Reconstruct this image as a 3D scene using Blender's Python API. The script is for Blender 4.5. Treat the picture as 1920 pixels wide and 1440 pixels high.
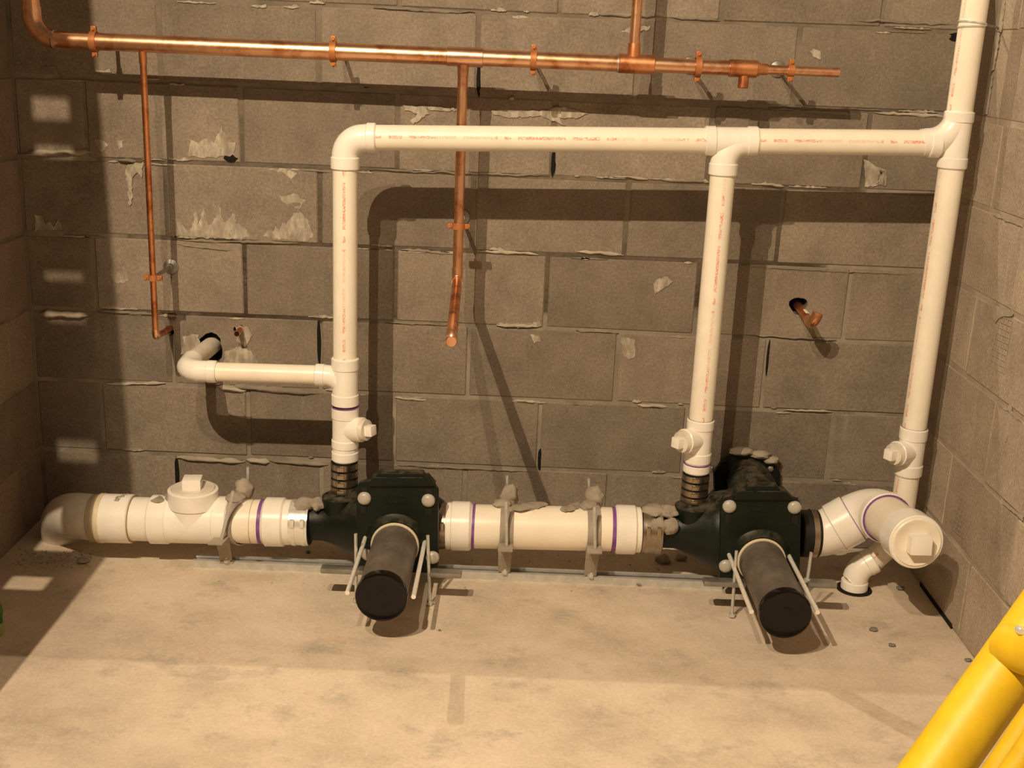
import bpy, bmesh, math, random
from mathutils import Vector, Matrix, noise as mnoise

# ------------------------------------------------------------------ reset
for o in list(bpy.data.objects):
    bpy.data.objects.remove(o, do_unlink=True)
scene = bpy.context.scene
COL = scene.collection
random.seed(7)

# ------------------------------------------------------------------ camera
F_PX = 2199.05
CAM = Vector((-0.0799, -3.1034, 1.3545))
ROT = Matrix(((0.9991222948, -0.0418833295, 0.0006532327),
              (0.0123531880, 0.2797112642, -0.9600046914),
              (0.0400254763, 0.9591701598, 0.2799831528)))
cam_d = bpy.data.cameras.new('camera')
cam_d.sensor_width = 36.0
cam_d.sensor_fit = 'HORIZONTAL'
cam_d.lens = F_PX / 1920.0 * 36.0
cam_d.clip_start = 0.05
cam = bpy.data.objects.new('camera', cam_d)
COL.objects.link(cam)
cam.matrix_world = Matrix.Translation(CAM) @ ROT.to_4x4()
scene.camera = cam

# ------------------------------------------------------------------ world, lamps, exposure
world = bpy.data.worlds.new('world')
scene.world = world
world.use_nodes = True
bgn = world.node_tree.nodes['Background']
bgn.inputs[0].default_value = (1.0, 0.76, 0.52, 1)
bgn.inputs[1].default_value = 0.10
WARM = (1.0, 0.785, 0.535)


def lamp(name, kind, loc, power, radius, aim=None, cone=None, blend=0.3, col=WARM):
    d = bpy.data.lights.new(name, kind)
    d.energy = power
    d.color = col
    d.shadow_soft_size = radius
    if kind == 'SPOT':
        d.spot_size = math.radians(cone)
        d.spot_blend = blend
    o = bpy.data.objects.new(name, d)
    COL.objects.link(o)
    o.location = loc
    if aim:
        o.rotation_euler = (Vector(aim) - Vector(loc)).to_track_quat('-Z', 'Y').to_euler()
    return o


lamp('work_lamp', 'POINT', (-1.17, -3.0, 3.17), 430, 0.011)
lamp('work_lamp', 'SPOT', (-0.71, -3.0, 3.17), 170, 0.011, (0.30, 0.0, 0.40), 46, 0.35)
lamp('lamp_beyond_wall', 'POINT', (-0.38, 0.55, 3.10), 112, 0.005)

vs = scene.view_settings
vs.view_transform = 'Standard'
vs.look = 'None'
vs.gamma = 1.0
vs.use_curve_mapping = False
vs.exposure = 0.0


# ------------------------------------------------------------------ where things stand
def ray(u, v):
    return ROT @ Vector(((u - 960.0) / F_PX, -(v - 720.0) / F_PX, -1.0))


def W(u, v, y):
    d = ray(u, v)
    return CAM + d * ((y - CAM.y) / d.y)


def FL(u, v, z=0.0):
    d = ray(u, v)
    return CAM + d * ((z - CAM.z) / d.z)


def RX(u, v, x):
    d = ray(u, v)
    return CAM + d * ((x - CAM.x) / d.x)


YV = -0.25      # vent piping stands this far off the wall
YD = -0.28      # drain line
YC = -0.16      # copper line
XL, XR = -1.40, 1.034   # side walls
COURSE = 0.2032


# ------------------------------------------------------------------ mesh helpers
def frame(d):
    d = Vector(d).normalized()
    h = Vector((0, 0, 1)) if abs(d.z) < 0.9 else Vector((0, 1, 0))
    x = h.cross(d).normalized()
    return x, d.cross(x).normalized(), d


class MB:
    def __init__(self):
        self.v, self.f = [], []

    def ring(self, c, x, y, r, n):
        i = len(self.v)
        for k in range(n):
            a = 2 * math.pi * k / n
            self.v.append(Vector(c) + x * (r * math.cos(a)) + y * (r * math.sin(a)))
        return i

    def skin(self, a, b, n):
        for k in range(n):
            j = (k + 1) % n
            self.f.append((a + k, a + j, b + j, b + k))

    def lathe(self, p, d, prof, n=28):
        """profile of (distance along d, radius); closed by discs"""
        x, y, z = frame(d)
        rings = [self.ring(Vector(p) + z * t, x, y, max(r, 1e-4), n) for t, r in prof]
        for a, b in zip(rings, rings[1:]):
            self.skin(a, b, n)
        self.f.append(tuple(range(rings[0], rings[0] + n))[::-1])
        self.f.append(tuple(range(rings[-1], rings[-1] + n)))
        return self

    def cyl(self, a, b, r, n=24, r2=None):
        a, b = Vector(a), Vector(b)
        return self.lathe(a, b - a, [(0, r), ((b - a).length, r if r2 is None else r2)], n)

    def hub(self, a, b, r, n=28, ch=0.003):
        a, b = Vector(a), Vector(b)
        L = (b - a).length
        c = min(ch, L / 3)
        return self.lathe(a, b - a, [(0, r - c), (c, r), (L - c, r), (L, r - c)], n)

    def tubehollow(self, a, b, r, ri, n=24):
        a, b = Vector(a), Vector(b)
        L = (b - a).length
        x, y, z = frame(b - a)
        r0 = self.ring(a, x, y, r, n); r1 = self.ring(b, x, y, r, n)
        q1 = self.ring(b, x, y, ri, n); q0 = self.ring(b - z * min(L, 0.03), x, y, ri, n)
        self.skin(r0, r1, n); self.skin(r1, q1, n); self.skin(q1, q0, n)
        self.f.append(tuple(range(r0, r0 + n))[::-1]); self.f.append(tuple(range(q0, q0 + n)))
        return self

    def sweep(self, pts, r, n=24):
        pts = [Vector(p) for p in pts]
        m = len(pts)
        rs = r if isinstance(r, (list, tuple)) else [r] * m
        t = []
        for i in range(m):
            t.append((pts[min(i + 1, m - 1)] - pts[max(i - 1, 0)]).normalized())
        x, y, _ = frame(t[0])
        rings = []
        for i in range(m):
            if i:
                q = t[i - 1].rotation_difference(t[i])
                x = q @ x; y = q @ y
            rings.append(self.ring(pts[i], x, y, rs[i], n))
        for a, b in zip(rings, rings[1:]):
            self.skin(a, b, n)
        self.f.append(tuple(range(rings[0], rings[0] + n))[::-1])
        self.f.append(tuple(range(rings[-1], rings[-1] + n)))
        return self

    def band(self, c, d, r, w, th, n=36, a0=0.0, a1=2 * math.pi):
        """flat strap of width w round axis d"""
        x, y, z = frame(d)
        c = Vector(c)
        full = abs(a1 - a0 - 2 * math.pi) < 1e-6
        m = n if full else n + 1
        base = len(self.v)
        for k in range(m):
            a = a0 + (a1 - a0) * k / n
            e = x * math.cos(a) + y * math.sin(a)
            for rr, s in ((r, -.5), (r, .5), (r + th, .5), (r + th, -.5)):
                self.v.append(c + e * rr + z * (w * s))
        for k in range(n):
            p, q = base + 4 * k, base + 4 * ((k + 1) % m)
            for i in range(4):
                j = (i + 1) % 4
                self.f.append((p + i, p + j, q + j, q + i))
        if not full:
            self.f.append((base, base + 1, base + 2, base + 3))
            e = base + 4 * n
            self.f.append((e + 3, e + 2, e + 1, e))
        return self

    def box(self, c, s, rot=None):
        c = Vector(c)
        i = len(self.v)
        for a in (-.5, .5):
            for b in (-.5, .5):
                for d in (-.5, .5):
                    p = Vector((a * s[0], b * s[1], d * s[2]))
                    self.v.append(c + (rot @ p if rot else p))
        for q in ((0, 1, 3, 2), (4, 6, 7, 5), (0, 4, 5, 1), (2, 3, 7, 6), (0, 2, 6, 4), (1, 5, 7, 3)):
            self.f.append(tuple(i + k for k in q))
        return self

    def prism(self, poly, off):
        """polygon of points pushed by vector off"""
        i, n = len(self.v), len(poly)
        self.v += [Vector(p) for p in poly] + [Vector(p) + Vector(off) for p in poly]
        self.f.append(tuple(range(i, i + n)))
        self.f.append(tuple(range(i + n, i + 2 * n))[::-1])
        for k in range(n):
            j = (k + 1) % n
            self.f.append((i + k, i + n + k, i + n + j, i + j))
        return self

    def lump(self, c, s, seed=0, amp=0.35, sub=2, freq=2.2):
        bm = bmesh.new()
        bmesh.ops.create_icosphere(bm, subdivisions=sub, radius=1.0)
        i = len(self.v)
        for q in bm.verts:
            d = q.co.normalized()
            k = 1 + amp * mnoise.noise(d * freq + Vector((seed * 3.7, seed * 1.3, 0.5)))
            self.v.append(Vector(c) + Vector((d.x * s[0], d.y * s[1], d.z * s[2])) * k)
        bm.verts.index_update()
        for q in bm.faces:
            self.f.append(tuple(i + w.index for w in q.verts))
        bm.free()
        return self

    def mesh(self, name, origin, bevel=0.0, sharp=38):
        me = bpy.data.meshes.new(name)
        me.from_pydata([tuple(p - origin) for p in self.v], [], self.f)
        bm = bmesh.new(); bm.from_mesh(me)
        if bevel:
            bmesh.ops.remove_doubles(bm, verts=bm.verts, dist=1e-6)
            bmesh.ops.bevel(bm, geom=[e for e in bm.edges if e.calc_face_angle(0) > 0.6], offset=bevel,
                            segments=2, affect='EDGES', profile=0.6)
        bmesh.ops.recalc_face_normals(bm, faces=bm.faces)
        bm.to_mesh(me); bm.free()
        me.polygons.foreach_set('use_smooth', [True] * len(me.polygons))
        me.set_sharp_from_angle(angle=math.radians(sharp))
        return me


def center(mb):
    lo = Vector((min(p.x for p in mb.v), min(p.y for p in mb.v), min(p.z for p in mb.v)))
    hi = Vector((max(p.x for p in mb.v), max(p.y for p in mb.v), max(p.z for p in mb.v)))
    return (lo + hi) / 2


def put(o, parent):
    """parent an object that sits at world place o.location (parents are never turned)"""
    COL.objects.link(o)
    if parent:
        o.parent = parent
        w = Vector((0, 0, 0))
        q = parent
        while q:
            w += q.location
            q = q.parent
        o.location = o.location - w
    return o


def obj(name, mb, mat, parent=None, bevel=0.0, label=None, sharp=38, origin=None):
    c = center(mb) if origin is None else Vector(origin)
    o = bpy.data.objects.new(name, mb.mesh(name, c, bevel, sharp))
    o.data.materials.append(mat)
    o.location = c
    put(o, parent)
    if label:
        o['label'] = label
    return o


def tag(o, label, cat, group=None):
    o['label'] = label
    o['category'] = cat
    if group:
        o['group'] = group
    return o


def thing(name, loc, label, cat, group=None):
    o = bpy.data.objects.new(name, None)
    o.empty_display_size = 0.05
    o.location = loc
    COL.objects.link(o)
    return tag(o, label, cat, group)


def struct(o):
    o['kind'] = 'structure'
    return o


# ------------------------------------------------------------------ materials
class NT:
    def __init__(self, name):
        self.m = bpy.data.materials.new(name)
        self.m.use_nodes = True
        self.t = self.m.node_tree
        self.b = self.t.nodes['Principled BSDF']

    def n(self, kind, **kw):
        x = self.t.nodes.new(kind)
        for k, v in kw.items():
            if isinstance(k, str) and k.startswith('i_'):
                key = k[2:].replace('_', ' ')
                x.inputs[key].default_value = v
            else:
                setattr(x, k, v)
        return x

    def l(self, a, b):
        self.t.links.new(a, b)

    def math(self, op, a, b=None, clamp=False):
        x = self.n('ShaderNodeMath', operation=op, use_clamp=clamp)
        for i, q in enumerate((a, b)):
            if q is None:
                continue
            if isinstance(q, (int, float)):
                x.inputs[i].default_value = q
            else:
                self.l(q, x.inputs[i])
        return x.outputs[0]

    def noise(self, vec, scale, detail=6, rough=0.6, dist=0.0):
        x = self.n('ShaderNodeTexNoise', i_Scale=scale, i_Detail=detail, i_Roughness=rough, i_Distortion=dist)
        self.l(vec, x.inputs['Vector'])
        return x.outputs['Fac']

    def ramp(self, fac, stops):
        x = self.n('ShaderNodeValToRGB')
        e = x.color_ramp.elements
        while len(e) < len(stops):
            e.new(0.5)
        for q, (p, c) in zip(e, stops):
            q.position = p
            q.color = (c[0], c[1], c[2], 1) if isinstance(c, (tuple, list)) else (c, c, c, 1)
        self.l(fac, x.inputs[0])
        return x.outputs[0]

    def mix(self, fac, a, b, mode='MIX'):
        x = self.n('ShaderNodeMix', data_type='RGBA', blend_type=mode)
        for i, q in ((0, fac), (6, a), (7, b)):
            if isinstance(q, (int, float)):
                x.inputs[i].default_value = q
            elif isinstance(q, (tuple, list)):
                x.inputs[i].default_value = (q[0], q[1], q[2], 1)
            else:
                self.l(q, x.inputs[i])
        return x.outputs[2]

    def bump(self, h, strength, dist):
        x = self.n('ShaderNodeBump', i_Strength=strength, i_Distance=dist)
        self.l(h, x.inputs['Height'])
        self.l(x.outputs[0], self.b.inputs['Normal'])

    def set(self, **kw):
        for k, v in kw.items():
            key = k.replace('_', ' ')
            i = self.b.inputs[key]
            if isinstance(v, (int, float)):
                i.default_value = v
            elif isinstance(v, (tuple, list)):
                i.default_value = (v[0], v[1], v[2], 1)
            else:
                self.l(v, i)
        return self


def block_material(name, base, pale, tint):
    k = NT(name)
    pos = k.n('ShaderNodeNewGeometry').outputs['Position']
    oi = k.n('ShaderNodeObjectInfo').outputs['Random']
    off = k.n('ShaderNodeVectorMath', operation='ADD')
    k.l(pos, off.inputs[0])
    cmb = k.n('ShaderNodeCombineXYZ')
    k.l(k.math('MULTIPLY', oi, 7.0), cmb.inputs[0])
    k.l(cmb.outputs[0], off.inputs[1])
    vec = off.outputs[0]
    st = k.n('ShaderNodeMapping')
    st.inputs['Scale'].default_value = (1.0, 1.0, 0.22)
    k.l(vec, st.inputs['Vector'])
    n1 = k.noise(vec, 7.0, 6, 0.62)
    n2 = k.noise(vec, 150.0, 4, 0.75)
    n3 = k.noise(st.outputs[0], 16.0, 5, 0.6, 0.3)
    c = k.ramp(n1, [(0.30, tuple(x * 0.78 for x in base)), (0.52, base), (0.74, tint)])
    c = k.mix(k.math('MULTIPLY', k.ramp(n3, [(0.60, 0.0), (0.74, 1.0)]), 0.35), c, pale)
    c = k.mix(0.9, c, k.ramp(n2, [(0.30, 0.36), (0.5, 0.5), (0.70, 0.66)]), 'OVERLAY')
    tone = k.n('ShaderNodeMapRange')
    tone.inputs[3].default_value = 0.84
    tone.inputs[4].default_value = 1.13
    k.l(oi, tone.inputs[0])
    c = k.mix(1.0, c, tone.outputs[0], 'MULTIPLY')
    k.set(Base_Color=c, Roughness=0.93)
    k.b.inputs['Specular IOR Level'].default_value = 0.2
    k.bump(k.math('ADD', k.math('MULTIPLY', n2, 0.6), k.noise(vec, 30.0, 5, 0.65)), 0.55, 0.004)
    return k.m


M = {}
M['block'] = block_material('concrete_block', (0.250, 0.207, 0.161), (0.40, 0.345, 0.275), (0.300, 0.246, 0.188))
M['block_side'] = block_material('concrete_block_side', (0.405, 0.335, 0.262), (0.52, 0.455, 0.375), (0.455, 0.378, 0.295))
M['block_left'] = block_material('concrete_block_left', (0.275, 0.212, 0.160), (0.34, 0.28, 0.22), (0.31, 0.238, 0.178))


def dusty(name, base, rough=0.9, var=0.25, scale=18, bump=0.3, metal=0.0, bscale=60, spec=0.3, space='Object'):
    k = NT(name)
    if space == 'Object':
        vec = k.n('ShaderNodeTexCoord').outputs['Object']
    else:
        vec = k.n('ShaderNodeNewGeometry').outputs['Position']
    n1 = k.noise(vec, scale, 5, 0.6)
    lo = tuple(x * (1 - var) for x in base)
    hi = tuple(min(1, x * (1 + var)) for x in base)
    k.set(Base_Color=k.ramp(n1, [(0.3, lo), (0.7, hi)]), Roughness=rough, Metallic=metal)
    k.b.inputs['Specular IOR Level'].default_value = spec
    if bump:
        k.bump(k.noise(vec, bscale, 5, 0.65), bump, 0.003)
    return k.m


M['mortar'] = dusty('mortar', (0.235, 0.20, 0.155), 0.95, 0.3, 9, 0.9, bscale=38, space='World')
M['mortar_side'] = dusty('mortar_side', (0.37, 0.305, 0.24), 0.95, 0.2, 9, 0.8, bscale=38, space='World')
M['mortar_pale'] = dusty('mortar_pale', (0.43, 0.375, 0.295), 0.95, 0.25, 26, 0.6, bscale=70, space='World')


def lime_material():
    k = NT('lime_stain')
    pos = k.n('ShaderNodeNewGeometry').outputs['Position']
    st = k.n('ShaderNodeMapping')
    st.inputs['Scale'].default_value = (1.0, 1.0, 0.45)
    k.l(pos, st.inputs['Vector'])
    n1 = k.noise(st.outputs[0], 45.0, 6, 0.7)
    c = k.ramp(n1, [(0.36, (0.27, 0.23, 0.18)), (0.50, (0.37, 0.325, 0.255)), (0.66, (0.56, 0.50, 0.41))])
    k.set(Base_Color=c, Roughness=0.95)
    k.b.inputs['Specular IOR Level'].default_value = 0.2
    k.bump(k.noise(pos, 90.0, 4, 0.7), 0.4, 0.003)
    return k.m


M['lime'] = lime_material()
M['mortar_dust'] = dusty('mortar_dust', (0.36, 0.31, 0.245), 0.97, 0.18, 20, 0.7, bscale=55, space='World')


def floor_material():
    k = NT('concrete_floor')
    pos = k.n('ShaderNodeNewGeometry').outputs['Position']
    st = k.n('ShaderNodeMapping')
    st.inputs['Scale'].default_value = (1.0, 1.25, 1.0)
    k.l(pos, st.inputs['Vector'])
    v = st.outputs[0]
    n1 = k.noise(v, 4.2, 8, 0.66, 0.0)
    n2 = k.noise(v, 6.5, 8, 0.70, 0.0)
    n3 = k.noise(pos, 120.0, 3, 0.7)
    n4 = k.noise(v, 7.0, 6, 0.68, 0.0)
    c = k.ramp(n1, [(0.30, (0.50, 0.415, 0.322)), (0.50, (0.64, 0.537, 0.420)), (0.70, (0.735, 0.623, 0.497))])
    c = k.mix(k.math('MULTIPLY', k.ramp(n2, [(0.54, 0.0), (0.66, 1.0)]), 0.55), c, (0.36, 0.312, 0.258))
    c = k.mix(k.math('MULTIPLY', k.ramp(n4, [(0.60, 0.0), (0.72, 1.0)]), 0.40), c, (0.66, 0.47, 0.29))
    c = k.mix(0.6, c, k.ramp(n3, [(0.3, 0.40), (0.7, 0.60)]), 'OVERLAY')
    k.set(Base_Color=c, Roughness=0.86)
    k.b.inputs['Specular IOR Level'].default_value = 0.25
    k.bump(k.math('ADD', k.noise(pos, 40.0, 5, 0.6), k.math('MULTIPLY', n2, 1.2)), 0.35, 0.004)
    return k.m


M['floor'] = floor_material()


def pvc_material(name, base, rough, printed=False, dirt=0.12):
    k = NT(name)
    tc = k.n('ShaderNodeTexCoord').outputs['Object']
    n1 = k.noise(tc, 14.0, 5, 0.6)
    c = k.ramp(n1, [(0.35, tuple(x * (1 - dirt * 0.6) for x in base)), (0.6, base)])
    n2 = k.noise(tc, 34.0, 4, 0.6)
    c = k.mix(k.math('MULTIPLY', k.ramp(n2, [(0.70, 0.0), (0.76, 1.0)]), dirt * 2.2), c, (0.40, 0.34, 0.26))
    if printed:
        # one line of small red lettering along the pipe, on local -Y
        s = k.n('ShaderNodeSeparateXYZ')
        k.l(tc, s.inputs[0])
        ang = k.math('ARCTAN2', s.outputs[0], k.math('MULTIPLY', s.outputs[1], -1.0))
        inline = k.math('LESS_THAN', k.math('ABSOLUTE', ang), 0.115)
        inner = k.n('ShaderNodeTexWhiteNoise', noise_dimensions='2D')
        cx = k.n('ShaderNodeCombineXYZ')
        k.l(k.math('FLOOR', k.math('MULTIPLY', s.outputs[2], 420.0)), cx.inputs[0])
        k.l(k.math('FLOOR', k.math('MULTIPLY', ang, 26.0)), cx.inputs[1])
        k.l(cx.outputs[0], inner.inputs['Vector'])
        glyph = k.math('GREATER_THAN', inner.outputs['Value'], 0.42)
        word = k.n('ShaderNodeTexWhiteNoise', noise_dimensions='1D')
        k.l(k.math('FLOOR', k.math('MULTIPLY', s.outputs[2], 62.0)), word.inputs['W'])
        wm = k.math('GREATER_THAN', word.outputs['Value'], 0.22)
        lng = k.n('ShaderNodeTexWhiteNoise', noise_dimensions='1D')
        k.l(k.math('FLOOR', k.math('MULTIPLY', s.outputs[2], 7.0)), lng.inputs['W'])
        lm = k.math('MULTIPLY', k.math('ADD', lng.outputs['Value'], 0.35, True), 0.72)
        ink = k.math('MULTIPLY', k.math('MULTIPLY', inline, glyph), k.math('MULTIPLY', wm, lm))
        c = k.mix(ink, c, (0.78, 0.20, 0.14))
    k.set(Base_Color=c, Roughness=rough)
    k.b.inputs['Specular IOR Level'].default_value = 0.45
    k.bump(n2, 0.06, 0.002)
    return k.m


M['pvc_pipe'] = pvc_material('pvc_pipe', (0.93, 0.87, 0.74), 0.38, True)
M['pvc_plain'] = pvc_material('pvc_plain', (0.93, 0.85, 0.71), 0.36)
M['pvc_white'] = pvc_material('pvc_white', (0.93, 0.89, 0.81), 0.27)
M['pvc_dusty'] = pvc_material('pvc_dusty', (0.76, 0.70, 0.60), 0.45, False, 0.3)
M['tape'] = dusty('tape_tan', (0.42, 0.34, 0.22), 0.7, 0.15, 20, 0)
M['primer'] = dusty('primer_purple', (0.22, 0.085, 0.30), 0.4, 0.35, 30, 0)


def copper_material(name, base, rough, tarn):
    k = NT(name)
    pos = k.n('ShaderNodeNewGeometry').outputs['Position']
    n1 = k.noise(pos, 16.0, 6, 0.65, 0.5)
    n2 = k.noise(pos, 70.0, 4, 0.6)
    c = k.ramp(n1, [(0.36, tarn), (0.52, base), (0.72, tuple(min(1, x * 1.12) for x in base))])
    r = k.n('ShaderNodeMapRange')
    r.inputs[3].default_value = rough * 0.9
    r.inputs[4].default_value = rough * 1.3
    k.l(n2, r.inputs[0])
    k.set(Base_Color=c, Metallic=1.0, Roughness=r.outputs[0])
    k.bump(n2, 0.025, 0.002)
    return k.m


M['copper'] = copper_material('copper', (0.97, 0.56, 0.34), 0.29, (0.66, 0.28, 0.12))
M['copper_dull'] = copper_material('copper_dull', (0.80, 0.36, 0.17), 0.38, (0.45, 0.15, 0.055))
M['copper_fit'] = copper_material('copper_fitting', (0.97, 0.58, 0.38), 0.27, (0.72, 0.36, 0.18))
M['solder'] = dusty('solder', (0.70, 0.62, 0.55), 0.35, 0.2, 40, 0, metal=1.0)
M['hanger'] = dusty('copper_plated_hanger', (0.46, 0.18, 0.065), 0.5, 0.2, 30, 0, metal=0.3)
M['zinc'] = dusty('zinc_steel', (0.60, 0.60, 0.57), 0.26, 0.15, 40, 0, metal=0.4, spec=0.9)
M['zinc_dull'] = dusty('zinc_dull', (0.36, 0.35, 0.32), 0.5, 0.2, 40, 0.2, metal=0.9)
M['bright_steel'] = dusty('bright_steel', (0.95, 0.93, 0.88), 0.22, 0.08, 60, 0.12, metal=0.55, spec=0.9)
M['bright_stud'] = dusty('bright_plated_stud', (0.93, 0.89, 0.80), 0.28, 0.08, 60, 0.1, metal=0.25, spec=0.9)
M['steel_band'] = dusty('stainless_band', (0.42, 0.35, 0.27), 0.33, 0.2, 30, 0, metal=1.0)


def green_iron_material():
    k = NT('green_iron')
    geo = k.n('ShaderNodeNewGeometry')
    pos = geo.outputs['Position']
    n1 = k.noise(pos, 22.0, 5, 0.6)
    c = k.ramp(n1, [(0.3, (0.0034, 0.0062, 0.0036)), (0.7, (0.0066, 0.0122, 0.0070))])
    sp = k.n('ShaderNodeSeparateXYZ')
    k.l(geo.outputs['Normal'], sp.inputs[0])
    top = k.math('MULTIPLY', k.math('SUBTRACT', sp.outputs[2], 0.35), 1.3, True)
    grime = k.math('MULTIPLY', top, k.ramp(k.noise(pos, 38.0, 6, 0.7), [(0.40, 0.0), (0.64, 1.0)]))
    c = k.mix(k.math('MULTIPLY', grime, 0.55), c, (0.20, 0.165, 0.12))      # dry mortar dust settled on top
    k.set(Base_Color=c, Roughness=0.42)
    k.b.inputs['Specular IOR Level'].default_value = 0.28
    k.bump(k.noise(pos, 40.0, 5, 0.65), 0.2, 0.003)
    return k.m


M['green_iron'] = green_iron_material()
M['rubber'] = dusty('black_rubber', (0.014, 0.013, 0.012), 0.55, 0.3, 20, 0)
M['black_cap'] = dusty('black_plastic_cap', (0.005, 0.004, 0.0035), 0.17, 0.2, 20, 0, spec=0.32)
M['grey_abs'] = dusty('dusty_grey_pipe', (0.135, 0.112, 0.090), 0.45, 0.35, 16, 0.1)
M['gasket'] = dusty('cream_gasket', (0.72, 0.62, 0.44), 0.5, 0.1, 20, 0)
M['nut_white'] = dusty('pale_dome_nut', (0.46, 0.43, 0.37), 0.38, 0.12, 40, 0, spec=0.6)
M['void'] = dusty('dark_hole', (0.010, 0.008, 0.006), 0.95, 0.2, 20, 0)
M['stone'] = dusty('grey_stone', (0.20, 0.185, 0.155), 0.95, 0.3, 40, 0.6)
M['green_hose'] = dusty('green_plastic', (0.035, 0.16, 0.015), 0.4, 0.2, 20, 0)
M['green_pale'] = dusty('pale_green_plastic', (0.32, 0.40, 0.14), 0.5, 0.2, 20, 0)
M['frame_brown'] = dusty('frame_brown', (0.36, 0.25, 0.14), 0.8, 0.25, 12, 0.2)


def yellow_material():
    k = NT('yellow_paint')
    tc = k.n('ShaderNodeTexCoord').outputs['Object']
    n1 = k.noise(tc, 22.0, 5, 0.65)
    n2 = k.noise(tc, 55.0, 5, 0.65, 0.4)
    c = k.ramp(n1, [(0.35, (0.68, 0.43, 0.010)), (0.62, (0.82, 0.55, 0.014))])
    c = k.mix(k.math('MULTIPLY', k.ramp(n2, [(0.67, 0.0), (0.72, 1.0)]), 0.55), c, (0.62, 0.50, 0.30))
    k.set(Base_Color=c, Roughness=0.5)
    k.bump(n2, 0.08, 0.002)
    return k.m


M['yellow'] = yellow_material()

# ------------------------------------------------------------------ walls of concrete block
GAP = 0.0095


def block_mesh(name, w, d, h, seed):
    """bevelled block with slightly uneven faces"""
    rnd = random.Random(seed)
    bm = bmesh.new()
    bmesh.ops.create_cube(bm, size=1.0)
    for q in bm.verts:
        q.co = Vector((q.co.x * w + rnd.uniform(-.0016, .0016), q.co.y * d + rnd.uniform(-.0012, .0012),
                       q.co.z * h + rnd.uniform(-.0016, .0016)))
    bmesh.ops.bevel(bm, geom=list(bm.edges), offset=0.0032, segments=1, affect='EDGES')
    me = bpy.data.meshes.new(name)
    bm.to_mesh(me); bm.free()
    return me


BLOCKS = {}


def get_block(w, h, var):
    key = (round(w, 3), round(h, 3), var)
    if key not in BLOCKS:
        BLOCKS[key] = block_mesh('block', w, 0.10, h, hash(key) & 0xffff)
    return BLOCKS[key]


HOLES = []          # (x, z, radius) drilled into the back wall


def wall(name, u0, u1, place, rows, phase, mat, spin, thick=0.10, proud=0.0028):
    """place(u, depth, z) gives a world point; blocks are children of the mortar bed"""
    mb = MB()
    a, b = place(u0, proud, 0), place(u1, proud + thick, rows * COURSE)
    c = (a + b) / 2
    s = b - a
    grow = 0.24 if name == 'wall_back' else 0.0
    mb.box(c, (abs(s.x) + grow, abs(s.y), abs(s.z)))
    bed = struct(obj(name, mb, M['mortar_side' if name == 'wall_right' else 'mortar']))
    blocks = []
    step = 2 * COURSE
    for r in range(rows):
        off = phase + (0 if r % 2 else COURSE)
        k = math.floor((u0 - off) / step)
        while off + k * step < u1:
            e0, e1 = max(u0, off + k * step), min(u1, off + (k + 1) * step)
            k += 1
            if e1 - e0 < 0.03:
                continue
            w = e1 - e0 - GAP
            me = get_block(w, COURSE - GAP, random.randint(0, 4))
            o = bpy.data.objects.new('block', me)
            jit = random.uniform(-0.0016, 0.0016)
            o.location = place((e0 + e1) / 2, 0.05 + jit, (r + 0.5) * COURSE)
            o.rotation_euler = (0, 0, spin)
            put(o, bed)
            blocks.append(o)
    for o in blocks:
        if not o.data.materials:
            o.data.materials.append(mat)
    return bed, blocks


back, back_blocks = wall('wall_back', XL, XR, lambda u, d, z: Vector((u, d, z)), 9, 0.0, M['block'], 0.0, thick=0.14)
BLOCKS.clear()
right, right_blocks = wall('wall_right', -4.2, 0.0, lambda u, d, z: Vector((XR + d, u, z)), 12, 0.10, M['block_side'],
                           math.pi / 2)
BLOCKS.clear()
left, left_blocks = wall('wall_left', -4.2, 0.0, lambda u, d, z: Vector((XL - d, u, z)), 12, 0.05, M['block_left'],
                         math.pi / 2)

fl = MB()
fl.box((0, -2.0, -0.06), (6.0, 4.4, 0.12))
floor = struct(obj('floor', fl, M['floor']))

def drill(px, pz, r, depth=0.13):
    """cut a round hole through the back wall and its blocks"""
    cut = MB()
    pts = []
    n = 18
    for k in range(n):
        a = 2 * math.pi * k / n
        rr = r * (1 + 0.12 * math.sin(3 * a + px * 9) + random.uniform(-.05, .05))
        pts.append(Vector((px + rr * math.cos(a), -0.03, pz + rr * math.sin(a))))
    cut.prism(pts, (0, depth + 0.03, 0))
    c = obj('cutter', cut, M['void'])
    for o in [back] + back_blocks:
        if o is not back:
            w = o.data.vertices
            lo = min(q.co.x for q in w) + o.location.x + back.location.x
            hi = max(q.co.x for q in w) + o.location.x + back.location.x
            zc = o.location.z + back.location.z
            if px + r < lo - .01 or px - r > hi + .01 or abs(pz - zc) > 0.1016 + r:
                continue
            o.data = o.data.copy()
        md = o.modifiers.new('hole', 'BOOLEAN')
        md.operation = 'DIFFERENCE'
        md.object = c
        md.solver = 'EXACT'
        bpy.context.view_layer.update()
        dg = bpy.context.evaluated_depsgraph_get()
        me = bpy.data.meshes.new_from_object(o.evaluated_get(dg))
        o.modifiers.remove(md)
        o.data = me
    bpy.data.objects.remove(c, do_unlink=True)


hA, hB, hC, hD = W(392, 652, 0), W(1497, 573, 0), W(316, 621, 0), W(448, 619, 0)
drill(hA.x, hA.z, 0.040)
drill(hB.x, hB.z, 0.024)
drill(hC.x, hC.z, 0.014)
drill(hD.x, hD.z, 0.014)


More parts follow.
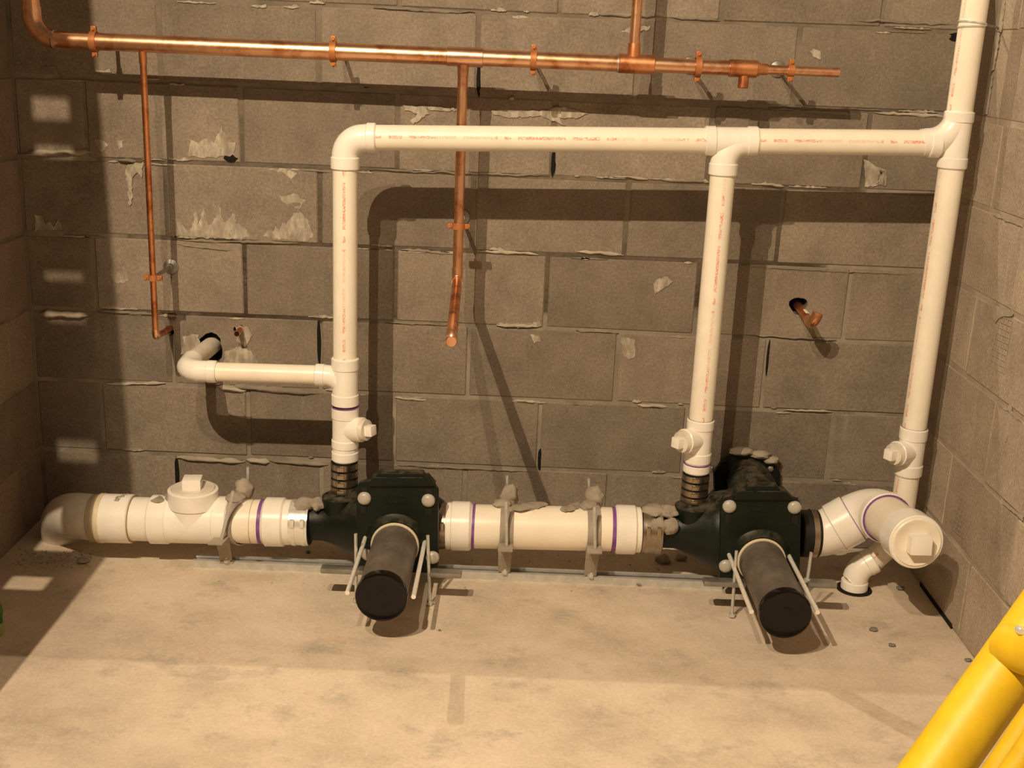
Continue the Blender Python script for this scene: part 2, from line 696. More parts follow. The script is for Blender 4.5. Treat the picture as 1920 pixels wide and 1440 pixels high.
# ---- mortar squeezed out of the joints, smears and drips on the blocks
def ridge(p0, p1, hgt, dep, seed, mat='mortar', parent=None, normal=(0, -1, 0), name='mortar_ridge'):
    rnd = random.Random(seed)
    p0, p1 = Vector(p0), Vector(p1)
    nrm = Vector(normal)
    n = max(6, int((p1 - p0).length / 0.012))
    pts, rs = [], []
    mb = MB()
    for i in range(n + 1):
        t = i / n
        e = min(1.0, 6 * t, 6 * (1 - t))
        nz = mnoise.noise(Vector((seed * 2.1, t * n * 0.35, 0.3)))
        nz2 = mnoise.noise(Vector((seed * 5.3, t * n * 0.9, 1.3)))
        p = p0.lerp(p1, t) + Vector((0, 0, 0.004 * nz2))
        w = hgt * (0.55 + 0.5 * nz + 0.2 * rnd.random()) * max(e, .15)
        d = dep * (0.6 + 0.6 * nz2) * max(e, .15)
        base = len(mb.v)
        for a, b in ((-1, 0.0), (-.7, .7), (0.0, 1.0), (.7, .55), (1, 0.0)):
            mb.v.append(p + Vector((0, 0, a * w)) + nrm * (b * max(d, .0006) - 0.002 * (b == 0)))
        if i:
            for k in range(4):
                mb.f.append((base - 5 + k, base - 4 + k, base + k + 1, base + k))
    return obj(name, mb, M[mat], parent, sharp=80)


seed = 1
for (u0, v0, u1, v1, hg, dp, mt) in (
        (30, 290, 178, 283, .010, .020, 'mortar_pale'), (72, 588, 165, 592, .014, .022, 'mortar_pale'),
        (180, 583, 300, 590, .006, .008, 'mortar'), (335, 450, 560, 456, .006, .008, 'mortar'),
        (330, 458, 440, 470, .005, .007, 'mortar'), (200, 720, 310, 718, .007, .010, 'mortar_pale'),
        (420, 722, 600, 738, .012, .016, 'mortar'), (410, 726, 462, 732, .012, .018, 'mortar_pale'),
        (330, 858, 460, 866, .010, .014, 'mortar_dust'), (462, 862, 505, 866, .010, .016, 'mortar_pale'),
        (505, 864, 615, 872, .008, .010, 'mortar'), (220, 300, 256, 302, .008, .020, 'mortar'),
        (750, 468, 860, 476, .005, .005, 'mortar'), (895, 470, 1010, 478, .006, .006, 'mortar_pale'),
        (1080, 472, 1170, 478, .006, .006, 'mortar_pale'), (930, 610, 1014, 612, .007, .008, 'mortar_pale'),
        (1080, 620, 1160, 624, .005, .005, 'mortar'), (740, 746, 800, 750, .006, .007, 'mortar_pale'),
        (965, 750, 1005, 754, .006, .010, 'mortar_pale'), (1195, 760, 1250, 762, .007, .010, 'mortar_pale'),
        (1405, 628, 1568, 638, .005, .005, 'mortar'), (1470, 768, 1560, 772, .006, .008, 'mortar_pale'),
        (745, 872, 1000, 884, .006, .006, 'mortar'), (1150, 330, 1215, 336, .005, .008, 'mortar_pale'),
        (1425, 345, 1470, 349, .006, .010, 'mortar_pale'), (1120, 26, 1240, 30, .007, .007, 'mortar'),
        (700, 14, 890, 24, .006, .006, 'mortar'), (1600, 38, 1790, 46, .006, .008, 'mortar'),
        (1260, 32, 1350, 38, .005, .005, 'mortar'), (560, 318, 620, 322, .005, .006, 'mortar'),
        (1440, 204, 1620, 214, .006, .006, 'mortar'), (1640, 212, 1780, 218, .006, .006, 'mortar_pale'),
        (1400, 500, 1720, 516, .004, .004, 'mortar'), (690, 318, 1030, 330, .005, .005, 'mortar'),
        (1240, 338, 1330, 342, .004, .005, 'mortar'), (720, 605, 850, 610, .004, .004, 'mortar')):
    seed += 1
    ridge(W(u0, v0, -0.001), W(u1, v1, -0.001), hg, dp, seed, mt, back)


def smear(poly, mat, parent, plane=lambda u, v: W(u, v, -0.0006), n=(0, -1, 0), jag=2.2, name='mortar_smear', th=0.0016):
    """thin skin of mortar or lime left on the wall, ragged outline"""
    out = []
    m = len(poly)
    for i in range(m):
        a, b = Vector(poly[i]), Vector(poly[(i + 1) % m])
        k = max(1, int((b - a).length / 5))
        for j in range(k):
            p = a.lerp(b, j / k)
            out.append(p + Vector((random.uniform(-jag, jag), random.uniform(-jag, jag))))
    mb = MB()
    mb.prism([plane(p.x, p.y) for p in out], Vector(n) * th)
    return obj(name, mb, M[mat], parent, sharp=30)


for poly in (
        [(330, 442), (334, 412), (342, 420), (350, 432), (360, 428), (364, 396), (370, 400), (372, 424), (380, 392), (386, 396), (390, 422), (402, 416),
         (408, 386), (414, 392), (418, 418), (432, 408), (438, 400), (444, 420), (462, 430), (470, 444), (450, 448), (390, 446)],
        [(494, 444), (502, 430), (512, 434), (516, 418), (522, 432), (530, 416), (536, 424), (552, 400), (564, 398), (578, 414), (588, 440), (578, 452), (530, 448)],
        [(350, 292), (358, 262), (372, 268), (390, 258), (402, 268), (416, 236), (422, 252), (428, 268), (440, 268), (440, 290), (400, 296)],
        [(500, 316), (560, 318), (556, 328), (548, 336), (540, 330), (528, 322)],
        [(524, 366), (536, 368), (552, 360), (560, 366), (572, 376), (566, 384), (552, 378), (540, 382), (530, 380)],
        [(552, 386), (566, 384), (562, 392), (553, 391)],
        [(240, 308), (268, 304), (266, 332), (258, 322), (250, 332), (248, 380), (242, 384), (240, 350), (236, 326)],
        [(754, 196), (768, 198), (800, 200), (804, 212), (788, 224), (774, 234), (770, 226), (782, 214), (760, 208)],
        [(920, 206), (980, 210), (1024, 206), (1056, 200), (1100, 212), (1084, 222), (1048, 220), (1060, 236), (1020, 218), (960, 220), (924, 216)],
        [(800, 198), (860, 204), (858, 208), (802, 205)], [(1620, 300), (1660, 318), (1658, 346), (1622, 350)],
        [(1650, 318), (1662, 320), (1660, 348), (1640, 346)],
        [(178, 128), (184, 132), (208, 130), (206, 140), (178, 136)],
        [(66, 404), (80, 402), (84, 424), (92, 414), (100, 426), (110, 410), (118, 430), (66, 432)],
        [(342, 630), (372, 626), (376, 650), (360, 668), (338, 664), (344, 648)],
        [(420, 660), (450, 650), (476, 662), (486, 690), (440, 694), (420, 688)],
        [(440, 610), (466, 612), (474, 630), (462, 648), (446, 640)],
        [(208, 516), (238, 508), (244, 524), (232, 532), (216, 528)],
        [(176, 262), (196, 266), (202, 272), (192, 286), (182, 276)], [(220, 264), (230, 262), (230, 276), (222, 282)],
        [(1230, 524), (1252, 518), (1262, 528), (1244, 540), (1228, 550), (1224, 538)],
        [(995, 628), (1012, 630), (1012, 640), (1002, 644)],
        [(930, 606), (966, 606), (1012, 604), (1014, 612), (960, 614)],
        [(1164, 632), (1190, 636), (1192, 668), (1178, 676), (1168, 660)],
        [(1526, 92), (1540, 96), (1538, 112), (1524, 106), (1516, 98)],
        [(1160, 60), (1190, 48), (1220, 50), (1215, 56), (1180, 60)],
        [(470, 10), (500, 8), (498, 14), (476, 14)]):
    smear(poly, 'lime', back)
rj = random.Random(23)
for k in range(95):
    row = rj.randint(1, 7)
    x = rj.uniform(XL + .06, XR - .12)
    z = row * COURSE + rj.choice((-.007, -.006, .006, .007)) + rj.uniform(-.002, .002)
    L = rj.choice((.015, .025, .04, .06, .10))
    hgt = rj.uniform(.002, .006)
    n = max(4, int(L / .006))
    up_, dn_ = [], []
    for i in range(n + 1):
        t = i / n
        e = math.sin(math.pi * min(1, max(0.06, t))) ** .5
        up_.append(Vector((x + L * t, -0.0008, z + hgt * e * rj.uniform(.2, 1.5))))
        dn_.append(Vector((x + L * t, -0.0008, z - hgt * .6 * e * rj.uniform(.2, 1.2))))
    obj('mortar_smear', MB().prism(up_ + dn_[::-1], (0, -.0014, 0)), M[rj.choice(('lime', 'lime', 'mortar_pale', 'mortar'))], back, sharp=30)
# drips, stains and lime on the right-hand wall
RP = lambda u, v: RX(u, v, XR - 0.0006)
for poly in (
        [(1870, 0), (1886, 0), (1878, 60), (1868, 56)], [(1868, 60), (1876, 62), (1864, 130), (1858, 140), (1862, 96)],
        [(1854, 150), (1862, 140), (1852, 214), (1846, 214)],
        [(1862, 398), (1918, 418), (1918, 426), (1862, 404)],
        [(1860, 568), (1880, 580), (1900, 584), (1898, 594), (1878, 594), (1866, 606)],
        [(1868, 748), (1916, 786), (1918, 794), (1872, 758)], [(1878, 936), (1918, 968), (1918, 976), (1880, 944)],
        [(1892, 760), (1898, 764), (1888, 830), (1884, 828)]):
    smear(poly, 'mortar_dust', right, RP, (-1, 0, 0), 1.2)


def guard_shadow(cs, nu, nv, parent, mat):
    """thin bars imitating the grid shadow of a lamp guard: cs are its four corners"""
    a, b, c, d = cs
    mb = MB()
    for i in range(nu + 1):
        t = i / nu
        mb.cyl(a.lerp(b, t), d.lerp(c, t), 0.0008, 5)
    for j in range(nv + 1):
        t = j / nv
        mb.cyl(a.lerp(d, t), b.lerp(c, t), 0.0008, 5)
    return obj('lamp_guard_shadow', mb, M[mat], parent)


guard_shadow([RP(1876, 592), RP(1898, 602), RP(1882, 700), RP(1852, 684)], 3, 9, right, 'mortar_side')  # lamp guard's shadow on the wall, modelled as a grid of bars
guard_shadow([RP(1816, 892), RP(1842, 908), RP(1808, 1010), RP(1784, 990)], 4, 12, right, 'mortar_side')
# the dark open slot at the foot of the right wall
sl = MB()
p0, p1 = FL(1722, 1098), FL(1780, 1179)
sl.box(((XR - 0.0005), (p0.y + p1.y) / 2, 0.006), (0.004, abs(p1.y - p0.y), 0.012))
obj('open_joint', sl, M['void'], right)
# dark empty corners where mortar is missing
for (u, v, w, h) in ((1037, 308, .006, .03), (898, 145, .006, .045), (1012, 862, .005, .035), (1440, 672, .004, .05), (598, 640, .006, .06),
                     (332, 886, .006, .05), (1800, 70, .03, .012), (432, 297, .018, .010)):
    p = W(u, v, 0)
    obj('open_joint', MB().lump((p.x, 0.0005, p.z), (w, 0.0022, h), int(u), 0.5), M['void'], back)

# ------------------------------------------------------------------ pipe helpers
def pipe(name, a, b, r, mat, parent, face=(0, -1, 0), n=32, ext=0.0):
    """straight pipe; local Z along it, local -Y turned to face"""
    a, b = Vector(a), Vector(b)
    z = (b - a).normalized()
    f = Vector(face)
    yv = -(f - z * f.dot(z)).normalized()
    xv = yv.cross(z)
    L = (b - a).length
    mb = MB()
    for t in (0.0, L):
        i = len(mb.v)
        for k in range(n):
            q = 2 * math.pi * k / n
            mb.v.append(Vector((r * math.cos(q), r * math.sin(q), t)))
    mb.skin(0, n, n)
    mb.f.append(tuple(range(n))[::-1])
    mb.f.append(tuple(range(n, 2 * n)))
    o = bpy.data.objects.new(name, mb.mesh(name, Vector((0, 0, 0))))
    o.data.materials.append(mat)
    o.location = a
    o.rotation_euler = Matrix((xv, yv, z)).transposed().to_euler()
    return put(o, parent)


def arc(p, d0, d1, R, n=10):
    """points of a bend leaving p along d0 and turning into d1"""
    p, d0, d1 = Vector(p), Vector(d0).normalized(), Vector(d1).normalized()
    th = d0.angle(d1)
    side = (d1 - d0 * d1.dot(d0)).normalized()
    return [p + d0 * (R * math.sin(th * i / n)) + side * (R * (1 - math.cos(th * i / n))) for i in range(n + 1)]


def ringpart(name, c, d, r, w, mat, parent, th=0.0012):
    return obj(name, MB().band(c, d, r, w, th), mat, parent)


X, Y, Z = Vector((1, 0, 0)), Vector((0, 1, 0)), Vector((0, 0, 1))
R2, H2 = 0.03015, 0.0350      # 2 inch pipe and its hubs
R15, H15 = 0.0242, 0.0285
R4, H4 = 0.0572, 0.0640

# ------------------------------------------------------------------ white vent piping
xl, xr, xc = -0.505, 0.4034, 0.948
zV = lambda u, v: W(u, v, YV).z
vent = thing('vent_piping', (xl, YV, 0.27),
             'cream white plastic vent piping, two uprights joined by a long level run', 'pipe')
V = lambda x, z: Vector((x, YV, z))
hl, hr = W(705, 258, YV), W(1750, 268, YV)
slope = (hr.z - hl.z) / (hr.x - hl.x)
hz = lambda x: hl.z + slope * (x - hl.x)
hx = lambda u, v=262: W(u, v, YV).x
dh = Vector((1, 0, slope)).normalized()
H = lambda x: Vector((x, YV, hz(x)))
# left upright and its bend
z_e0, z_e1 = zV(647, 318), zV(647, 293)
pipe('pipe', V(xl, zV(647, 678)), V(xl, z_e0), R2, M['pvc_pipe'], vent, face=(0.05, -1, 0))
eb = MB().hub(V(xl, z_e0), V(xl, z_e1), H2)
Rb = hz(xl) - z_e1
eb.sweep([V(xl, z_e1 - .003)] + arc(V(xl, z_e1), Z, X, Rb, 12) + [H(hx(692))], R2 + 0.0025)
eb.hub(H(hx(687)), H(hx(706)), H2)
obj('elbow', eb, M['pvc_white'], vent)
# long level run, tee, short level run
xt0, xt1 = hx(1321), hx(1421)
pipe('pipe', H(hx(706)), H(xt0), R2, M['pvc_pipe'], vent, face=(0, -1, 0.13))
pipe('pipe', H(xt1), H(hx(1742)), R2, M['pvc_pipe'], vent, face=(0, -1, 0.13))
tb = MB().hub(H(xt0), H(xt0 + 0.027), H2).hub(H(xt1 - 0.027), H(xt1), H2).cyl(H(xt0), H(xt1), R2 + 0.0025)
zb = zV(1355, 305)
Rt = hz(xr) - zb
tb.sweep(arc(Vector((xr + Rt, YV, hz(xr))), -X, -Z, Rt, 12) + [V(xr, zb - .004)], R2 + 0.0025)
tb.hub(V(xr, zb), V(xr, zV(1353, 329)), H2)
obj('tee', tb, M['pvc_white'], vent)
# right upright
pipe('pipe', V(xr, zV(1313, 787)), V(xr, zV(1353, 329)), R2, M['pvc_pipe'], vent, face=(0.05, -1, 0))
# stack in the corner
C = lambda v: V(xc, zV(1752 - (v - 520) * 0.125, v))
tc_ = MB().hub(C(208), C(230), H2).hub(C(294), C(316), H2).cyl(C(210), C(314), R2 + 0.0025)
zj = hz(xc)
Rt = 0.068
tc_.sweep([H(xc - Rt - 0.012)] + arc(Vector((xc - Rt, YV, zj)), X, Z, Rt, 12), R2 + 0.0025)
tc_.hub(H(hx(1741)), H(hx(1763)), H2)
obj('tee', tc_, M['pvc_white'], vent)
pipe('pipe', C(208), V(xc, 2.3), R2, M['pvc_pipe'], vent, face=(-1, -.45, 0))
pipe('pipe', C(802), C(316), R2, M['pvc_pipe'], vent, face=(-1, -.35, 0))
# low branch going back into the wall
zt = zV(600, 703)
tb = MB().hub(V(xl, zV(647, 670)), V(xl, zV(647, 693)), H2).hub(V(xl, zV(647, 737)), V(xl, zV(647, 759)), H2)
tb.cyl(V(xl, zV(647, 672)), V(xl, zV(647, 757)), R2 + 0.0025)
tb.sweep([V(xl - 0.075, zt)] + arc(V(xl - 0.050, zt), X, (0.35, 0, -1), 0.052, 10), R15 + 0.0025)
tb.hub(V(hx(591, 703), zt), V(hx(610, 703), zt), H15)
obj('tee', tb, M['pvc_white'], vent)
xe = hx(407, 697)
ze = zV(407, 697)
pipe('pipe', V(xe, ze), V(hx(592, 703), zt), R15, M['pvc_plain'], vent)
xm = hA.x
el = MB().hub(V(xe, ze), V(hx(388, 697), ze), H15)
Re = 0.046
pb = Vector((xm + Re, YV, ze))
el.sweep([V(xe, ze)] + arc(pb, -X, Y, Re, 12) + [Vector((xm, -0.165, ze + .003))], R15 + 0.0028)
obj('elbow', el, M['pvc_white'], vent)
obj('pipe', MB().cyl((xm, -0.17, ze + .003), (hA.x, 0.10, hA.z - .004), R15), M['pvc_dusty'], vent)


def cleanout(x, zs, bz, dirn, parent, primer):
    """test tee: zs hub heights top to bottom, plug pointing along dirn"""
    d = Vector(dirn).normalized()
    mb = MB().cyl(V(x, zs[0]), V(x, zs[-1]), R2 + 0.0028)
    for a, b in zip(zs[0::2], zs[1::2]):
        mb.hub(V(x, a), V(x, b), H2)
    p = V(x, bz)
    mb.lathe(p, d, [(0.0, R2 * 0.95), (0.040, 0.0315), (0.052, 0.0320), (0.054, 0.0300)])
    t = obj('cleanout_tee', mb, M['pvc_white'], parent)
    g = MB().lathe(p + d * 0.052, d, [(0.0, 0.0290), (0.006, 0.0290), (0.008, 0.0275), (0.014, 0.0270)])
    pl = obj('cleanout_plug', g, M['pvc_dusty'], t)
    x_, y_, z_ = frame(d)
    rot = Matrix((x_, y_, z_)).transposed()
    obj('square_head', MB().box(p + d * 0.075, (0.026, 0.026, 0.022), rot), M['pvc_white'], pl, bevel=0.0015)
    for zp in primer:
        ringpart('primer_line', V(x, zp), Z, H2 - 0.0002, 0.003, M['primer'], t, 0.0008)
    return t


zz = lambda v: zV(647, v)
cleanout(xl, [zz(762), zz(784), zz(822), zz(839), zz(844), zz(862)], zz(803), (0.92, -0.42, 0.10), vent, [zz(761)])
zr = lambda v: zV(1313 - (v - 790) * 0.07, v)
cleanout(xr, [zr(785), zr(804), zr(846), zr(866), zr(868), zr(884)], zr(822), (-0.80, -0.60, 0.02), vent, [zr(867)])
cleanout(xc, [C(801).z, C(824).z, C(868).z, C(890).z], C(846).z, (-0.85, -0.52, 0.02), vent, [])
# foot of the corner stack: down, off to the left and into the floor
e0, e1 = Vector((xc, YV, 0.17)), None
pipe('pipe', e0, C(889), R2, M['pvc_pipe'], vent, face=(-1, -.5, 0))
fx = FL(1590, 1094)
fx = Vector((fx.x, -0.262, 0))
t45 = Vector((-0.72, -0.03, -0.50)).normalized()
pe = Vector((fx.x, -0.262, 0.052))
q1 = pe - t45 * 0.045
foot = MB().sweep([e0 + Z * .02] + arc(e0, -Z, t45, 0.06, 6), R2 + .002)
obj('elbow', foot, M['pvc_white'], vent)
ef = arc(e0, -Z, t45, 0.06, 6)[-1]
pipe('pipe', ef, q1 + t45 * -0.012, R2, M['pvc_pipe'], vent, face=(-.4, -1, .6))
fb = MB().hub(q1 - t45 * 0.016, q1 + t45 * 0.010, H2)
fb.sweep([q1] + arc(q1 + t45 * .008, t45, -Z, 0.055, 8) + [Vector((fx.x, -0.262, 0.02))], R2 + 0.0025)
last = arc(q1 + t45 * .008, t45, -Z, 0.055, 8)[-1]
fb.hub((last.x, last.y, min(last.z, .035)), (last.x, last.y, 0.001), H2)
obj('elbow', fb, M['pvc_white'], vent)
sock = MB()
sock.lathe((last.x, last.y, 0.0012), Z, [(0, H2 + 0.012), (0.0008, H2 + 0.010)], 24)
obj('floor_hole', sock, M['void'], floor)

# strap holding the corner stack to the wall
st = thing('pipe_strap', (xc, YV, C(45).z), 'thin bent metal strap tying the corner pipe to the side wall', 'strap')
sm = MB()
for k, dz in enumerate((0.004, -0.004)):
    sm.band(V(xc, C(45).z + dz), (0.08 * (1 - 2 * k), 0, 1), R2 + .0005, 0.0035, 0.002)
obj('loop', sm, M['bright_steel'], st)
sm = MB().cyl((xc + R2, YV + .005, C(45).z), (XR - .001, YV + 0.06, C(45).z - .004), 0.0032, 8)
obj('tail', sm, M['zinc_dull'], st)

# ------------------------------------------------------------------ drain line
D = lambda u, v: W(u, v, YD)
dl, dr = D(264, 973), D(1171, 992.8)
dz = lambda x: dl.z + (dr.z - dl.z) * (x - dl.x) / (dr.x - dl.x)
dax = Vector((1, 0, (dr.z - dl.z) / (dr.x - dl.x))).normalized()


def dv(u, off=0.0):
    x = D(u, 972 + (u - 264) * 0.0218).x
    return Vector((x, YD, dz(x)))


dr1 = thing('drain_pipe', (dv(320).x, YD, 0), 'dusty white drain pipe bending into the floor, square plug on top', 'pipe',)
b0 = dv(188)
pend = FL(120, 1006)
pb0, pb1, pb2, pb3 = b0, b0 + Vector((-.095, .012, 0)), Vector((pend.x, pend.y - .01, .085)), Vector((pend.x - .006, pend.y + .02, -.03))
bend = MB().sweep([dv(205)] + [pb0 * (1 - q) ** 3 + pb1 * (3 * q * (1 - q) ** 2) + pb2 * (3 * q * q * (1 - q)) + pb3 * q ** 3 for q in [k / 12 for k in range(13)]], R4 + 0.003, 32)
obj('elbow', bend, M['pvc_dusty'], dr1)
obj('elbow_hub', MB().hub(dv(196), dv(250), H4, 36), M['pvc_white'], dr1)
obj('tape_wrap', MB().hub(dv(174), dv(187), R4 + .005, 36, .001), M['tape'], dr1)
obj('tape_wrap', MB().hub(dv(187), dv(199), H4 + .001, 36, .003), M['gasket'], dr1)
pipe('pipe', dv(248), dv(300), R4, M['pvc_white'], dr1)
ringpart('primer_line', dv(250.5), X, R4, 0.003, M['tape'], dr1, .0048)
ringpart('primer_spot', dv(285), X, R4 - .001, 0.0022, M['primer'], dr1, .0015)
ct = MB().hub(dv(285), dv(320), H4, 36).hub(dv(405), dv(432), H4, 36).cyl(dv(290), dv(425), R4 + 0.0035, 36)
tp = dv(364)
ctop = W(364, 916, YD).z
ct.lathe((tp.x, YD, tp.z), Z, [(0.0, R4 + .0035), (ctop - tp.z - 0.046, R4 + .0035), (ctop - tp.z - 0.044, H4), (ctop - tp.z - 0.002, H4), (ctop - tp.z, H4 - .003)], 36)
obj('cleanout_tee', ct, M['pvc_white'], dr1)
pg = obj('cleanout_plug', MB().lathe((tp.x, YD, ctop - .004), Z, [(0, .0560), (0.006, .0560), (0.008, .054)], 36), M['pvc_dusty'], dr1)
obj('square_head', MB().box((tp.x, YD - .002, ctop + .016), (0.047, 0.047, 0.030), Matrix.Rotation(.12, 3, 'Z')), M['pvc_white'], pg, bevel=.0025)
pipe('pipe', dv(430), dv(498), R4, M['pvc_plain'], dr1)
ringpart('primer_band', dv(492), X, R4, 0.009, M['primer'], dr1)
ringpart('red_mark', dv(475), X, R4, 0.001, M['tape'], dr1)
obj('adapter', MB().hub(dv(496), dv(537), H4, 36, .006).hub(dv(535), dv(549), R4 + .002, 36), M['pvc_white'], dr1)

dr2 = thing('drain_pipe', (dv(1010).x, YD, 0), 'cream drain pipe between the two dark green carriers, purple rings', 'pipe')
obj('adapter', MB().hub(dv(836), dv(849), R4 + .004, 36, .003).hub(dv(844), dv(885), H4, 36, .006), M['pvc_white'], dr2)
pipe('pipe', dv(880), dv(1155), R4, M['pvc_plain'], dr2)
ringpart('primer_band', dv(888), X, R4, 0.007, M['primer'], dr2)
ringpart('primer_band', dv(1150), X, R4, 0.012, M['primer'], dr2)
obj('adapter', MB().hub(dv(1153), dv(1192), H4, 36, .004).hub(dv(1190), dv(1202), R4 + .002, 36), M['pvc_white'], dr2)
def face_dir(w):
    a = w  # 0 = facing the room, pi/2 = top
    return Vector((0, -math.cos(a), math.sin(a)))


def dust(u, spread, parent, seed, w=0.022):
    """dry mortar settled on top of the pipe"""
    c = dv(u)
    mb = MB()
    for k in range(3):
        mb.lump((c.x + (k - 1) * spread * .45, YD - .012 + .012 * k, c.z + R4 + .002), (spread * .5, w, 0.0055), seed + k, 0.6)
    return obj('mortar_crumbs', mb, M['mortar_dust'], parent)


dust(990, .05, dr2, 3)
dust(1070, .03, dr2, 9, .016)
dust(232, .018, dr1, 12, .014)
dust(315, .04, dr1, 15)

# ------------------------------------------------------------------ couplings
def coupling(u0, u1, r, label, mat, nb, glossy):
    a, b = dv(u0), dv(u1)
    t = thing('band_coupling', (a.x, YD, a.z), label, 'pipe coupling')
    obj('rubber_sleeve', MB().hub(a, b, r, 36, .002), M['rubber'], t)
    L = (b - a).length
    obj('shield', MB().band((a + b) / 2, X, r + .0004, L * .94, .0012, 40), M[mat], t)
    for k in range(nb):
        c = a.lerp(b, (k + .5) / nb)
        bd = obj('clamp_band', MB().band(c, X, r + .0018, min(.010, L / nb * .6), .0012, 40), M[glossy], t)
        e = face_dir(.35) * (r + .006)
        obj('screw_housing', MB().box(c + e, (0.010, 0.008, 0.022)), M[glossy], bd, bevel=.001)
    return t


c1 = coupling(546, 583, R4 + .001, 'bright stainless banded coupling left of first green carrier, shining', 'bright_steel', 2, 'bright_steel')
c2 = coupling(823, 838, R4 + .001, 'narrow brown steel coupling at right edge of first green carrier', 'steel_band', 1, 'steel_band')
c3 = coupling(1201, 1240, R4 + .002, 'dust-covered steel coupling left of second green carrier', 'steel_band', 2, 'steel_band')
def clod(name, c, s, seed, parent, mat='mortar_dust', amp=.32):
    return obj(name, MB().lump(c, s, seed, amp, 3, 2.0), M[mat], parent, sharp=80)


for u, sx, sd, par in ((572, .030, 4, c1), (596, .022, 5, c1), (1224, .032, 6, c3), (1250, .026, 7, c3)):
    p = dv(u)
    clod('mortar_clod', (p.x, YD - .004, p.z + R4 - .002), (sx, .032, .014), sd, par)
for u, sx, sd in ((1228, .024, 21), (1252, .02, 23)):
    p = dv(u)
    clod('mortar_clod', (p.x, YD - .045, p.z + R4 * .55), (sx, .012, .022), sd, c3)


def riser_coupling(x, v0, v1, uz, label):
    zt_, zb_ = uz(v0), uz(v1)
    t = thing('band_coupling', (x, YV, zb_), label, 'pipe coupling')
    obj('rubber_sleeve', MB().lathe(V(x, zb_), Z, [(0, .0345), (zt_ - zb_, .0325)], 32), M['rubber'], t)
    n = 4
    for k in range(n):
        zc = zb_ + (zt_ - zb_) * (k + .5) / n
        bd = obj('clamp_band', MB().band(V(x, zc), Z, .0335, (zt_ - zb_) / n * .72, .0018, 36), M['steel_band'], t)
        obj('screw_housing', MB().box(V(x, zc) + Vector((-.004, -.037, 0)), (.018, .006, (zt_ - zb_) / n * .55)), M['steel_band'], bd, bevel=.001)
    return t


riser_coupling(xl - .002, 864, 922, zz, 'ribbed steel-banded rubber coupling under the left white upright')
riser_coupling(xr, 886, 940, zr, 'ribbed steel-banded rubber coupling under the right white upright')


